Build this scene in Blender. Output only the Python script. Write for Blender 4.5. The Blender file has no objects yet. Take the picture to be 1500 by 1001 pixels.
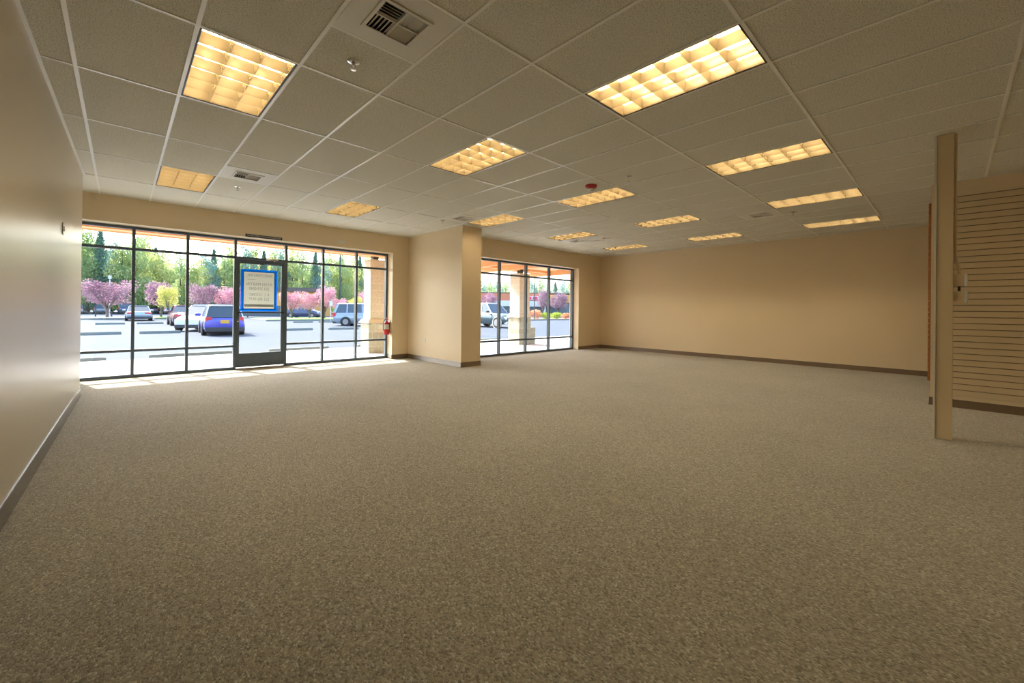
import bpy, bmesh, math, random
from mathutils import Vector, Matrix
random.seed(7)
SC = bpy.context.scene
COL = SC.collection
PI = math.pi
CZ = 3.062                      # ceiling height
GX, GY = 0.6096, 1.2192         # ceiling module (2 ft x 4 ft)

# ------------------------------------------------------------------ materials
def nodes(name):
    m = bpy.data.materials.new(name); m.use_nodes = True
    nt = m.node_tree; b = nt.nodes['Principled BSDF']
    return m, nt, b
def pm(name, color, rough=.6, var=.06, scale=18, metal=0.0, spec=.5, bump=0.0, bscale=200, coat=0.0):
    """principled material with a little procedural variation in its colour"""
    m, nt, b = nodes(name)
    tc = nt.nodes.new('ShaderNodeTexCoord')
    nz = nt.nodes.new('ShaderNodeTexNoise'); nz.inputs['Scale'].default_value = scale
    nz.inputs['Detail'].default_value = 4
    nt.links.new(tc.outputs['Object'], nz.inputs['Vector'])
    rp = nt.nodes.new('ShaderNodeMix'); rp.data_type = 'RGBA'
    c = list(color)
    rp.inputs[6].default_value = [max(0, x*(1-var)) for x in c] + [1]
    rp.inputs[7].default_value = [min(1, x*(1+var)) for x in c] + [1]
    nt.links.new(nz.outputs['Fac'], rp.inputs[0])
    nt.links.new(rp.outputs[2], b.inputs['Base Color'])
    b.inputs['Roughness'].default_value = rough
    b.inputs['Metallic'].default_value = metal
    b.inputs['Specular IOR Level'].default_value = spec
    if coat: b.inputs['Coat Weight'].default_value = coat; b.inputs['Coat Roughness'].default_value = .05
    if bump:
        n2 = nt.nodes.new('ShaderNodeTexNoise'); n2.inputs['Scale'].default_value = bscale
        nt.links.new(tc.outputs['Object'], n2.inputs['Vector'])
        bp = nt.nodes.new('ShaderNodeBump'); bp.inputs['Strength'].default_value = bump
        bp.inputs['Distance'].default_value = .002
        nt.links.new(n2.outputs['Fac'], bp.inputs['Height']); nt.links.new(bp.outputs['Normal'], b.inputs['Normal'])
    return m
def emit(name, color, strength):
    m = bpy.data.materials.new(name); m.use_nodes = True
    nt = m.node_tree; nt.nodes.clear()
    e = nt.nodes.new('ShaderNodeEmission'); o = nt.nodes.new('ShaderNodeOutputMaterial')
    e.inputs['Color'].default_value = (*color, 1); e.inputs['Strength'].default_value = strength
    nt.links.new(e.outputs[0], o.inputs['Surface']); return m
def glassmat(name, tint=(.97, .985, .98), base=.035):
    m = bpy.data.materials.new(name); m.use_nodes = True
    nt = m.node_tree; nt.nodes.clear()
    o = nt.nodes.new('ShaderNodeOutputMaterial'); mx = nt.nodes.new('ShaderNodeMixShader')
    t = nt.nodes.new('ShaderNodeBsdfTransparent'); g = nt.nodes.new('ShaderNodeBsdfGlossy')
    t.inputs['Color'].default_value = (*tint, 1); g.inputs['Roughness'].default_value = 0.0
    g.inputs['Color'].default_value = (1, 1, 1, 1)
    lw = nt.nodes.new('ShaderNodeLayerWeight'); lw.inputs['Blend'].default_value = .5
    pw = nt.nodes.new('ShaderNodeMath'); pw.operation = 'POWER'; pw.inputs[1].default_value = 5
    ma = nt.nodes.new('ShaderNodeMath'); ma.operation = 'MULTIPLY_ADD'
    ma.inputs[1].default_value = .9; ma.inputs[2].default_value = base
    nt.links.new(lw.outputs['Facing'], pw.inputs[0]); nt.links.new(pw.outputs[0], ma.inputs[0])
    nt.links.new(ma.outputs[0], mx.inputs[0]); nt.links.new(t.outputs[0], mx.inputs[1])
    nt.links.new(g.outputs[0], mx.inputs[2]); nt.links.new(mx.outputs[0], o.inputs['Surface'])
    return m
def leafmat(name, a, b_, trans=.45):
    m = bpy.data.materials.new(name); m.use_nodes = True
    nt = m.node_tree; nt.nodes.clear()
    o = nt.nodes.new('ShaderNodeOutputMaterial'); mx = nt.nodes.new('ShaderNodeMixShader')
    d = nt.nodes.new('ShaderNodeBsdfDiffuse'); t = nt.nodes.new('ShaderNodeBsdfTranslucent')
    tc = nt.nodes.new('ShaderNodeTexCoord'); nz = nt.nodes.new('ShaderNodeTexNoise')
    nz.inputs['Scale'].default_value = 1.7; nz.inputs['Detail'].default_value = 6
    nt.links.new(tc.outputs['Object'], nz.inputs['Vector'])
    cr = nt.nodes.new('ShaderNodeValToRGB')
    cr.color_ramp.elements[0].position = .36; cr.color_ramp.elements[0].color = (*a, 1)
    cr.color_ramp.elements[1].position = .64; cr.color_ramp.elements[1].color = (*b_, 1)
    nt.links.new(nz.outputs['Fac'], cr.inputs[0])
    nt.links.new(cr.outputs[0], d.inputs['Color']); nt.links.new(cr.outputs[0], t.inputs['Color'])
    mx.inputs[0].default_value = trans
    nt.links.new(d.outputs[0], mx.inputs[1]); nt.links.new(t.outputs[0], mx.inputs[2])
    nt.links.new(mx.outputs[0], o.inputs['Surface']); return m

def carpet_mat():
    m, nt, b = nodes('carpet')
    tc = nt.nodes.new('ShaderNodeTexCoord')
    vo = nt.nodes.new('ShaderNodeTexVoronoi'); vo.inputs['Scale'].default_value = 165
    mp = nt.nodes.new('ShaderNodeMapping'); mp.inputs['Scale'].default_value = (1, .62, 1)
    nt.links.new(tc.outputs['Object'], mp.inputs['Vector']); nt.links.new(mp.outputs[0], vo.inputs['Vector'])
    sep = nt.nodes.new('ShaderNodeSeparateColor'); nt.links.new(vo.outputs['Color'], sep.inputs[0])
    cr = nt.nodes.new('ShaderNodeValToRGB'); cr.color_ramp.interpolation = 'LINEAR'
    els = cr.color_ramp.elements
    els[0].position = 0; els[0].color = (.160, .155, .120, 1)
    els[1].position = 1; els[1].color = (.555, .56, .485, 1)
    for p, c in ((.25, (.258, .25, .20, 1)), (.5, (.335, .312, .245, 1)), (.72, (.372, .334, .252, 1)), (.88, (.415, .408, .345, 1))):
        e = els.new(p); e.color = c
    nt.links.new(sep.outputs[0], cr.inputs[0])
    big = nt.nodes.new('ShaderNodeTexNoise'); big.inputs['Scale'].default_value = .9; big.inputs['Detail'].default_value = 3
    nt.links.new(tc.outputs['Object'], big.inputs['Vector'])
    mr = nt.nodes.new('ShaderNodeMapRange'); mr.inputs[1].default_value = .3; mr.inputs[2].default_value = .7
    mr.inputs[3].default_value = .94; mr.inputs[4].default_value = 1.06
    nt.links.new(big.outputs['Fac'], mr.inputs[0])
    mx = nt.nodes.new('ShaderNodeMix'); mx.data_type = 'RGBA'; mx.blend_type = 'MULTIPLY'; mx.inputs[0].default_value = 1
    nt.links.new(cr.outputs[0], mx.inputs[6]); nt.links.new(mr.outputs[0], mx.inputs[7])
    nt.links.new(mx.outputs[2], b.inputs['Base Color'])
    b.inputs['Roughness'].default_value = .9; b.inputs['Specular IOR Level'].default_value = .12
    b.inputs['Sheen Weight'].default_value = .25; b.inputs['Sheen Roughness'].default_value = .5
    bp = nt.nodes.new('ShaderNodeBump'); bp.inputs['Strength'].default_value = .6; bp.inputs['Distance'].default_value = .004
    bp.invert = True
    nt.links.new(vo.outputs['Distance'], bp.inputs['Height']); nt.links.new(bp.outputs['Normal'], b.inputs['Normal'])
    return m
def tile_mat():
    m, nt, b = nodes('acoustic_tile')
    tc = nt.nodes.new('ShaderNodeTexCoord')
    nz = nt.nodes.new('ShaderNodeTexNoise'); nz.inputs['Scale'].default_value = 150; nz.inputs['Detail'].default_value = 3
    nz.inputs['Roughness'].default_value = .6
    nt.links.new(tc.outputs['Object'], nz.inputs['Vector'])
    cr = nt.nodes.new('ShaderNodeValToRGB')
    cr.color_ramp.elements[0].position = .34; cr.color_ramp.elements[0].color = (.31, .30, .27, 1)
    cr.color_ramp.elements[1].position = .50; cr.color_ramp.elements[1].color = (.80, .80, .735, 1)
    nt.links.new(nz.outputs['Fac'], cr.inputs[0]); nt.links.new(cr.outputs[0], b.inputs['Base Color'])
    b.inputs['Roughness'].default_value = .95; b.inputs['Specular IOR Level'].default_value = .1
    return m
def block_mat(name, c1, c2, mort, bw, bh):
    m, nt, b = nodes(name)
    tc = nt.nodes.new('ShaderNodeTexCoord')
    # wall coordinate: x+y runs along both kinds of side, z up
    sx = nt.nodes.new('ShaderNodeSeparateXYZ'); nt.links.new(tc.outputs['Object'], sx.inputs[0])
    ad = nt.nodes.new('ShaderNodeMath'); ad.operation = 'ADD'
    nt.links.new(sx.outputs[0], ad.inputs[0]); nt.links.new(sx.outputs[1], ad.inputs[1])
    cm = nt.nodes.new('ShaderNodeCombineXYZ'); nt.links.new(ad.outputs[0], cm.inputs[0]); nt.links.new(sx.outputs[2], cm.inputs[1])
    br = nt.nodes.new('ShaderNodeTexBrick'); br.inputs['Scale'].default_value = 1
    br.inputs['Brick Width'].default_value = bw; br.inputs['Row Height'].default_value = bh
    br.inputs['Mortar Size'].default_value = .008
    br.inputs['Color1'].default_value = (*c1, 1); br.inputs['Color2'].default_value = (*c2, 1); br.inputs['Mortar'].default_value = (*mort, 1)
    nt.links.new(cm.outputs[0], br.inputs['Vector'])
    nz = nt.nodes.new('ShaderNodeTexNoise'); nz.inputs['Scale'].default_value = 30; nz.inputs['Detail'].default_value = 5
    nt.links.new(tc.outputs['Object'], nz.inputs['Vector'])
    mr = nt.nodes.new('ShaderNodeMapRange'); mr.inputs[3].default_value = .6; mr.inputs[4].default_value = 1.3
    nt.links.new(nz.outputs['Fac'], mr.inputs[0])
    mx = nt.nodes.new('ShaderNodeMix'); mx.data_type = 'RGBA'; mx.blend_type = 'MULTIPLY'; mx.inputs[0].default_value = 1
    nt.links.new(br.outputs['Color'], mx.inputs[6]); nt.links.new(mr.outputs[0], mx.inputs[7])
    nt.links.new(mx.outputs[2], b.inputs['Base Color'])
    b.inputs['Roughness'].default_value = .9
    bp = nt.nodes.new('ShaderNodeBump'); bp.inputs['Strength'].default_value = .5; bp.inputs['Distance'].default_value = .01
    nt.links.new(nz.outputs['Fac'], bp.inputs['Height']); nt.links.new(bp.outputs['Normal'], b.inputs['Normal'])
    return m

M = {}
M['carpet'] = carpet_mat()
M['tile'] = tile_mat()
M['tee'] = pm('grid_tee_white', (.88, .88, .86), .28, .02, spec=.8)
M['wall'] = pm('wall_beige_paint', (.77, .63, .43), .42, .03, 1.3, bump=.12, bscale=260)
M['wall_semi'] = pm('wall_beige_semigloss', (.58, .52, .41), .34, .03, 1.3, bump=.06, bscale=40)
M['base'] = pm('cove_base_brown', (.15, .105, .066), .35, .08, 6)
M['basegrey'] = pm('cove_base_taupe', (.13, .115, .10), .14, .08, 6, spec=.8)
M['white'] = pm('white_enamel', (.74, .73, .69), .4, .02)
M['offwhite'] = pm('ivory_plastic', (.72, .70, .60), .4, .03)
M['dark'] = pm('black_gap', (.012, .011, .012), .5, .1)
M['alu'] = pm('anodised_frame_glare_tint', (.085, .115, .145), .38, .08, 12, metal=.15)  # dark bronze lightened to blue-grey, window glare put into the colour
M['louver'] = pm('louver_aluminium', (.40, .33, .21), .25, .02, 5, metal=.6)
M['housing'] = pm('troffer_reflector', (.66, .61, .50), .5, .02)
M['tube'] = emit('lamp_tube_glow', (1, .80, .52), 58.0)
M['chrome'] = pm('chrome', (.72, .72, .74), .15, .03, metal=1)
M['red'] = pm('red_enamel', (.55, .025, .03), .3, .05)
M['redalarm'] = pm('red_plastic', (.42, .03, .04), .35, .05)
M['lens'] = pm('strobe_lens', (.75, .75, .78), .15, .02)
M['glass'] = glassmat('window_glass')
M['slat'] = pm('slatwall_laminate', (.68, .55, .36), .5, .04, 3)
M['slatback'] = pm('slatwall_groove', (.13, .085, .045), .8, .08)
M['mdf'] = pm('mdf_edge', (.42, .17, .06), .8, .25, 60)
M['post'] = pm('post_paint', (.70, .56, .36), .45, .04, 4)
M['tape'] = leafmat('blue_tape', (.01, .33, .85), (.02, .42, .95), .6)
M['paper'] = leafmat('paper_grey', (.66, .68, .63), (.70, .72, .67), .55)
M['print'] = pm('printed_grey', (.34, .37, .36), .8, .05)
M['printblue'] = pm('printed_blue', (.36, .43, .47), .8, .05)
M['black'] = pm('black_paint', (.02, .02, .022), .4, .1)
M['vinyl'] = pm('grey_vinyl', (.09, .10, .12), .5, .05)
M['brass'] = pm('bronze_threshold', (.42, .32, .2), .35, .1, metal=.7)
M['asphalt'] = pm('asphalt', (.078, .094, .118), .95, .12, .35, spec=.12)
M['concrete'] = pm('concrete_walk', (.55, .55, .535), .9, .06, .9, spec=.15)
M['stop'] = pm('wheel_stop_concrete', (.20, .225, .205), .9, .2, 14, bump=.3, bscale=60)
M['block'] = block_mat('ground_face_block', (.53, .475, .375), (.49, .43, .335), (.61, .56, .46), .40, .20)
M['split'] = block_mat('split_face_block', (.36, .345, .27), (.23, .225, .17), (.42, .40, .32), .20, .20)
M['cap'] = pm('pillar_cap_stone', (.55, .49, .36), .8, .06, 10)
M['wood'] = pm('canopy_cedar', (.74, .40, .19), .6, .18, 5)
M['woodlight'] = pm('canopy_fascia', (.80, .52, .30), .6, .10, 5)
M['grass'] = pm('strip_grass', (.20, .34, .07), .95, .3, 3)
M['soil'] = pm('bark_mulch', (.32, .22, .15), .95, .25, 4)
M['bark'] = pm('tree_bark', (.14, .11, .10), .9, .2, 8)
M['rubber'] = pm('tyre_rubber', (.025, .025, .027), .8, .1)
M['rim'] = pm('alloy_rim', (.55, .56, .58), .3, .05, metal=.7)
M['carglass'] = pm('car_glass', (.045, .075, .10), .06, .1, 2, spec=.8)
M['taillight'] = pm('tail_light_red', (.65, .05, .06), .2, .05)
M['headlight'] = pm('head_light_clear', (.75, .75, .76), .15, .03)
M['plate'] = pm('amber_plate', (.72, .40, .06), .5, .08)
M['cladding'] = pm('car_lower_cladding', (.05, .055, .06), .7, .1)
M['rail'] = pm('dark_steel', (.03, .05, .06), .5, .1)

# ------------------------------------------------------------------ mesh builder
class MB:
    def __init__(s): s.bm = bmesh.new()
    def poly(s, pts):
        vs = [s.bm.verts.new(p) for p in pts]
        try: return s.bm.faces.new(vs)
        except ValueError: return None
    def hexa(s, p):           # 8 points: bottom ring 0-3, top ring 4-7
        v = [s.bm.verts.new(q) for q in p]
        for f in ((3, 2, 1, 0), (4, 5, 6, 7), (0, 1, 5, 4), (1, 2, 6, 5), (2, 3, 7, 6), (3, 0, 4, 7)):
            s.bm.faces.new([v[i] for i in f])
        return s
    def box(s, x0, x1, y0, y1, z0, z1):
        return s.hexa([(x0, y0, z0), (x1, y0, z0), (x1, y1, z0), (x0, y1, z0), (x0, y0, z1), (x1, y0, z1), (x1, y1, z1), (x0, y1, z1)])
    def obox(s, c, dx, dy, dz, mat):
        c = Vector(c); pts = []
        for z in (-dz/2, dz/2):
            for x, y in ((-dx/2, -dy/2), (dx/2, -dy/2), (dx/2, dy/2), (-dx/2, dy/2)):
                pts.append(c + mat @ Vector((x, y, z)))
        return s.hexa(pts)
    def prism(s, poly, z0, z1):
        n = len(poly)
        a = [s.bm.verts.new((x, y, z0)) for x, y in poly]; b = [s.bm.verts.new((x, y, z1)) for x, y in poly]
        s.bm.faces.new(a[::-1]); s.bm.faces.new(b)
        for i in range(n): s.bm.faces.new([a[i], a[(i+1) % n], b[(i+1) % n], b[i]])
        return s
    def rings(s, rings, cap=True, closed=True):
        R = [[s.bm.verts.new(p) for p in r] for r in rings]
        for a, b in zip(R, R[1:]):
            n = len(a)
            for i in range(n if closed else n-1): s.bm.faces.new([a[i], a[(i+1) % n], b[(i+1) % n], b[i]])
        if cap: s.bm.faces.new(R[0][::-1]); s.bm.faces.new(R[-1])
        return s
    def tube(s, pts, r, seg=8):
        pts = [Vector(p) for p in pts]; rr = r if isinstance(r, (list, tuple)) else [r]*len(pts)
        out = []; u = None
        for i, p in enumerate(pts):
            d = (pts[min(i+1, len(pts)-1)] - pts[max(i-1, 0)]).normalized()
            if u is None:
                u = d.cross(Vector((0, 0, 1)))
                if u.length < 1e-3: u = d.cross(Vector((0, 1, 0)))
            else: u = u - d*u.dot(d)
            u.normalize(); v = d.cross(u)
            out.append([p + (u*math.cos(2*PI*k/seg) + v*math.sin(2*PI*k/seg))*rr[i] for k in range(seg)])
        return s.rings(out)
    def lathe(s, prof, c=(0, 0, 0), axis='z', seg=20):
        c = Vector(c); out = []
        for r, h in prof:
            ring = []
            for k in range(seg):
                a = 2*PI*k/seg; p = Vector((r*math.cos(a), r*math.sin(a), h))
                if axis == 'y': p = Vector((p.x, p.z, p.y))
                if axis == 'x': p = Vector((p.z, p.x, p.y))
                ring.append(c + p)
            out.append(ring)
        return s.rings(out)
    def build(s, name, mat, parent=None, smooth=None, loc=None, bevel=0):
        bmesh.ops.recalc_face_normals(s.bm, faces=s.bm.faces)
        me = bpy.data.meshes.new(name); s.bm.to_mesh(me); s.bm.free()
        if smooth is not None:
            me.shade_smooth()
            me.set_sharp_from_angle(angle=math.radians(smooth))
        o = bpy.data.objects.new(name, me); COL.objects.link(o)
        if mat: me.materials.append(mat)
        if parent: o.parent = parent
        if loc is not None: o.location = loc
        if bevel:
            md = o.modifiers.new('edge', 'BEVEL'); md.width = bevel; md.segments = 2; md.limit_method = 'ANGLE'
        return o
def tag(o, label, cat, group=None):
    o['label'] = label; o['category'] = cat; o['kind'] = 'thing'
    if group: o['group'] = group
    return o
def thing(name, label, cat, loc=(0, 0, 0), rz=0.0, group=None):
    o = bpy.data.objects.new(name, None); COL.objects.link(o)
    o.location = loc; o.rotation_euler = (0, 0, rz); o.empty_display_size = .1
    return tag(o, label, cat, group)
def struct(o):
    o['kind'] = 'structure'; return o
def sroot(name, loc=(0, 0, 0)):
    o = bpy.data.objects.new(name, None); COL.objects.link(o); o.location = loc
    return struct(o)
def dup(root, loc, label, rz=None):
    r = root.copy(); COL.objects.link(r); r.location = loc; r['label'] = label
    if rz is not None: r.rotation_euler = (0, 0, rz)
    for ch in list(root.children):
        c = ch.copy(); COL.objects.link(c); c.parent = r
        for g in list(ch.children):
            d = g.copy(); COL.objects.link(d); d.parent = c
    return r
def lettering(txt, size, mat, name, parent, loc, rot, align='CENTER', mirror=False, width=None):
    cu = bpy.data.curves.new(name, 'FONT'); cu.body = txt; cu.size = size
    cu.align_x = align; cu.align_y = 'CENTER'; cu.extrude = .0004; cu.resolution_u = 3
    tmp = bpy.data.objects.new('tmp_text', cu); COL.objects.link(tmp)
    bpy.context.view_layer.update()
    me = bpy.data.meshes.new_from_object(tmp.evaluated_get(bpy.context.evaluated_depsgraph_get()))
    bpy.data.objects.remove(tmp); bpy.data.curves.remove(cu)
    me.materials.clear(); me.materials.append(mat); me.name = name
    if width:
        xs = [v.co.x for v in me.vertices]; k = width/(max(xs)-min(xs))
        for v in me.vertices: v.co.x *= k
    if mirror:
        for v in me.vertices: v.co.x *= -1
        me.flip_normals()
    o = bpy.data.objects.new(name, me); COL.objects.link(o)
    o.parent = parent; o.location = loc; o.rotation_euler = rot
    return o

# ------------------------------------------------------------------ room shell
YA, YB, YBACK = 6.18, 4.832, -6.6
GA, GB = 6.44, 5.05             # inner faces of the two storefront frames
XR, XS = 12.676, 9.064
# carpet floor
b = MB(); b.prism([(-.1, YBACK-.2), (XR+.2, YBACK-.2), (XR+.2, 5.17), (6.5, 5.17), (6.5, 6.56), (-.1, 6.56)], -.12, 0)
struct(b.build('floor', M['carpet']))
# walls
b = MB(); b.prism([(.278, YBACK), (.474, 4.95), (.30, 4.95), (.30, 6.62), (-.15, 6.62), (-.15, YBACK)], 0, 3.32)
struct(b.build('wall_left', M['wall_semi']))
b = MB(); b.box(.30, 6.19, YA, 6.62, 2.63, 3.32); b.box(5.755, 6.19, YA, 6.62, 0, 2.63)
struct(b.build('wall_front', M['wall']))
b = MB(); b.box(6.19, 6.721, 3.891, 6.62, 0, 3.32)
struct(b.build('wall_pier', M['wall']))
b = MB(); b.box(6.721, XR+.2, YB, 5.2, 2.592, 3.32); b.box(11.485, XR+.2, YB, 5.2, 0, 2.592); b.box(6.721, 7.22, YB, 5.2, 0, 2.592)
struct(b.build('wall_front_right', M['wall']))
b = MB(); b.box(XR, XR+.2, YBACK, YB, 0, 3.32)
struct(b.build('wall_right', M['wall']))
b = MB(); b.box(-.15, XR+.2, YBACK-.2, YBACK, 0, 3.32)
struct(b.build('wall_back', M['wall']))
b = MB(); b.box(XS, XS+.2, YBACK, -3.16, 0, 3.32)
struct(b.build('wall_partition', M['wall']))
# baseboards (cove base with a small toe)
def baseboard(name, p0, p1, nrm, mat, h=.105, t=.009):
    p0 = Vector((*p0, 0)); p1 = Vector((*p1, 0)); n = Vector((*nrm, 0)).normalized()
    prof = [(0.0003, h), (t*.6, h), (t, h-.008), (t, .02), (t+.010, .003), (t+.010, 0.0005), (0.0003, 0.0005)]
    m_ = MB(); m_.rings([[p + n*a + Vector((0, 0, z)) for a, z in prof] for p in (p0, p1)])
    return struct(m_.build(name, mat, smooth=40))
baseboard('baseboard_left', (.278, YBACK), (.474, 4.95), (1, -.017), M['basegrey'])
baseboard('baseboard_front', (5.755, YA), (6.19, YA), (0, -1), M['base'])
baseboard('baseboard_front_jamb', (5.755, YA), (5.755, GA), (-1, 0), M['base'])
baseboard('baseboard_pier', (6.19, YA), (6.19, 3.891), (-1, 0), M['base'])
baseboard('baseboard_pier_face', (6.18, 3.891), (6.73, 3.891), (0, -1), M['base'])
baseboard('baseboard_front_right', (11.485, YB), (XR, YB), (0, -1), M['base'])
baseboard('baseboard_right', (XR, YB), (XR, YBACK), (-1, 0), M['base'])
baseboard('baseboard_partition', (XS, -3.15), (XS, YBACK), (-1, 0), M['base'])
baseboard('baseboard_partition_end', (XS-.01, -3.16), (XS+.2, -3.16), (0, 1), M['base'])

# ceiling: tiles laid in a 2 x 4 ft grid, open where lights and air vents sit
LIGHTS = [(2, 0), (2, 3), (6, -2), (6, 0), (6, 3), (10, -2), (10, 0), (10, 2), (14, -2), (14, 0), (14, 2), (18, -2), (18, 0), (18, 2), (6, -5), (14, -5)]  # last two are unseen lights added behind the camera to brighten the room
VENTS = [(3, -.5-.5), (3, 2.5), (9, 2.5), (15, 2.5), (15, -1+.0)]   # (column, start row in 4 ft units), each half a tile long
b = MB()
for i in range(-1, 21):
    for j in range(-6, 6):
        x0, x1, y0, y1 = i*GX, (i+1)*GX, j*GY, (j+1)*GY
        if (i, j) in LIGHTS: continue
        halves = [(y0, y1)]
        for (vc, vr) in VENTS:
            if vc == i and j <= vr + .01 < j+1:
                halves = [(y0, y0+GY/2), (y0+GY/2, y1)]
                k = 0 if abs(vr-j) < .1 else 1
                halves.pop(k)
        for (a, c) in halves:
            m = .004
            b.box(x0+m, x1-m, a+m, c-m, CZ+.004, CZ+.018)
struct(b.build('ceiling', M['tile']))
b = MB()
t = .012
for i in range(0, 22):
    b.box(i*GX-t, i*GX+t, YBACK, 6.4, CZ-.002, CZ+.004)
for j in range(-6, 6):
    b.box(-.1, XR, j*GY-t, j*GY+t, CZ-.0015, CZ+.0045)
for (vc, vr) in VENTS:
    y = (vr + (.5 if abs(vr-round(vr)) < .1 else 0))*GY
    b.box(vc*GX+t, (vc+1)*GX-t, y-t, y+t, CZ-.0015, CZ+.004)
struct(b.build('ceiling_grid', M['tee']))
b = MB(); b.box(-.15, XR+.2, YBACK-.2, 6.62, 3.32, 3.45)
struct(b.build('ceiling_deck', M['tile']))
# wall angles where the tile ceiling meets the walls
def angle(name, p0, p1, nrm):
    p0 = Vector((*p0, CZ)); p1 = Vector((*p1, CZ)); n = Vector((*nrm, 0)).normalized()
    m_ = MB(); m_.rings([[p + n*a + Vector((0, 0, z)) for a, z in ((0.0005, -.003), (.024, -.003), (.024, 0.002), (0.0005, .002))] for p in (p0, p1)])
    return struct(m_.build(name, M['tee']))
angle('trim_ceiling_left', (.278, YBACK), (.474, 4.95), (1, -.017))
angle('trim_ceiling_partition', (XS, -3.16), (XS, YBACK), (-1, 0))
angle('trim_ceiling_right', (XR, YB), (XR, YBACK), (-1, 0))

# ------------------------------------------------------------------ storefronts
def storefront(name, xs, y, z_head, z_tr, z_low, skip=None, fw=.044, d=.09):
    """aluminium frame: xs are mullion centres, the first and last are the jambs"""
    root = sroot(name)
    f = MB(); h = fw/2
    for i, x in enumerate(xs):
        f.box(x-h, x+h, y, y+d, 0.002, z_head-.002)
    for i in range(len(xs)-1):
        a, c = xs[i]+h, xs[i+1]-h
        f.box(a, c, y+.002, y+d-.002, z_head-fw, z_head-.002)
        if skip == i:
            f.box(a, c, y+.002, y+d-.002, z_tr-h, z_tr+h)
            continue
        f.box(a, c, y+.002, y+d-.002, .002, .055)
        f.box(a, c, y+.002, y+d-.002, z_tr-h, z_tr+h)
        f.box(a, c, y+.002, y+d-.002, z_low-h, z_low+h)
    f.build('frame', M['alu'], root)
    for i in range(len(xs)-1):
        a, c = xs[i]+h-.004, xs[i+1]-h+.004
        g = MB()
        for z0, z1 in ((z_tr+h-.004, z_head-fw+.004),) + (() if skip == i else ((z_low+h-.004, z_tr-h+.004), (.051, z_low-h+.004))):
            g.box(a, c, y+d*.5, y+d*.5+.006, z0, z1)
        g.build('glass_pane', M['glass'], root)
    return root
XA = [.322, 1.029, 1.772, 2.520, 3.434, 4.196, 4.964, 5.731]
storefront('window_1', XA, GA, 2.625, 2.238, .468, skip=3)
XB = [7.245, 8.320, 9.342, 10.336, 11.462]
storefront('window_2', XB, GB, 2.588, 2.212, .405)

# the door leaf between the third and fourth mullion
D = sroot('door_1')
dl, dr, dz0, dz1, dy = 2.546, 3.408, .035, 2.212, GA+.012
f = MB()
f.box(dl, dl+.052, dy, dy+.045, dz0, dz1); f.box(dr-.062, dr, dy, dy+.045, dz0, dz1)
f.box(dl+.052, dr-.062, dy, dy+.045, dz0, .315); f.box(dl+.052, dr-.062, dy, dy+.045, 2.125, dz1)
f.build('leaf_frame', M['alu'], D, bevel=.003)
g = MB(); g.box(dl+.048, dr-.058, dy+.02, dy+.026, .31, 2.13); g.build('glass_pane', M['glass'], D)
p = MB(); p.tube([(dl+.02, dy-.001, 1.135), (dl+.02, dy-.055, 1.135)], .012); p.tube([(dr-.03, dy-.001, 1.135), (dr-.03, dy-.055, 1.135)], .012)
p.tube([(dl+.005, dy-.06, 1.135), (dr-.015, dy-.06, 1.135)], .015, 10); p.build('push_bar', M['black'], D, smooth=40)
p = MB(); p.lathe([(.017, 0), (.017, -.008), (.011, -.012)], (dl+.026, dy, .96), 'y', 16); o = p.build('lock_cylinder', M['chrome'], D, smooth=40); o['label'] = 'round metal lock cylinder'
p = MB(); p.box(3.02, 3.30, dy-.055, dy-.001, 2.140, 2.195); p.build('closer_body', M['alu'], D, bevel=.006)
p = MB(); p.tube([(3.20, dy-.03, 2.198), (3.20, dy-.03, 2.222)], .016)
p.tube([(3.20, dy-.03, 2.215), (3.02, dy-.17, 2.222)], .010); p.tube([(3.02, dy-.17, 2.225), (3.27, dy-.03, 2.245)], .009)
p.build('closer_arm', M['chrome'], D, smooth=40)
p = MB(); p.box(2.55, 3.404, GA-.03, GA+.085, .001, .02); p.build('threshold', M['brass'], D)

# "106" on the outside of the transom glass, read from behind
N = thing('address_numerals', 'grey vinyl numerals 106 on the transom glass over the door, seen from behind', 'numerals', (0, 0, 0))
lettering('106', .155, M['vinyl'], 'lettering', N, (2.955, GA+.055, 2.36), (PI/2, 0, PI), width=.17)

# paper sign taped to the door glass
S = thing('paper_sign', 'grey paper sign framed in blue tape on the door glass', 'sign', (2.943, dy+.0195, 1.59))
p = MB(); p.box(-.30, .30, -.0012, 0, -.40, .40); p.build('paper', M['paper'], S)
for nm, bx in (('tape_strip', (-.325, .325, .375, .43)), ('tape_strip', (-.335, .325, -.425, -.372)), ('tape_strip', (-.328, -.272, -.40, .40)), ('tape_strip', (.272, .326, -.40, .40))):
    p = MB(); t0 = .001 if bx[1]-bx[0] > .3 else 0; p.box(bx[0], bx[1], -.0022-t0, -.0013-t0, bx[2], bx[3]); p.build(nm, M['tape'], S)
p = MB(); p.box(-.262, .262, -.0019, -.0013, -.335, -.285); p.build('printed_band', M['printblue'], S)
p = MB(); p.box(-.22, -.07, -.0019, -.0013, .222, .229); p.build('printed_rule', M['print'], S)
def signline(txt, size, z, w, mat, x=0):
    lettering(txt, size, mat, 'lettering', S, (x, -.0022, z), (PI/2, 0, 0), mirror=True, width=w)
signline('INVESTORS INC', .085, .305, .46, M['printblue'])
signline('RYAN MARTIN', .085, .125, .46, M['print'])
signline('253 319-0040', .085, .035, .36, M['print'])
signline('K C COONC', .08, -.09, .35, M['print'])
signline('253 405-9977', .085, -.18, .36, M['print'])

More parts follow.
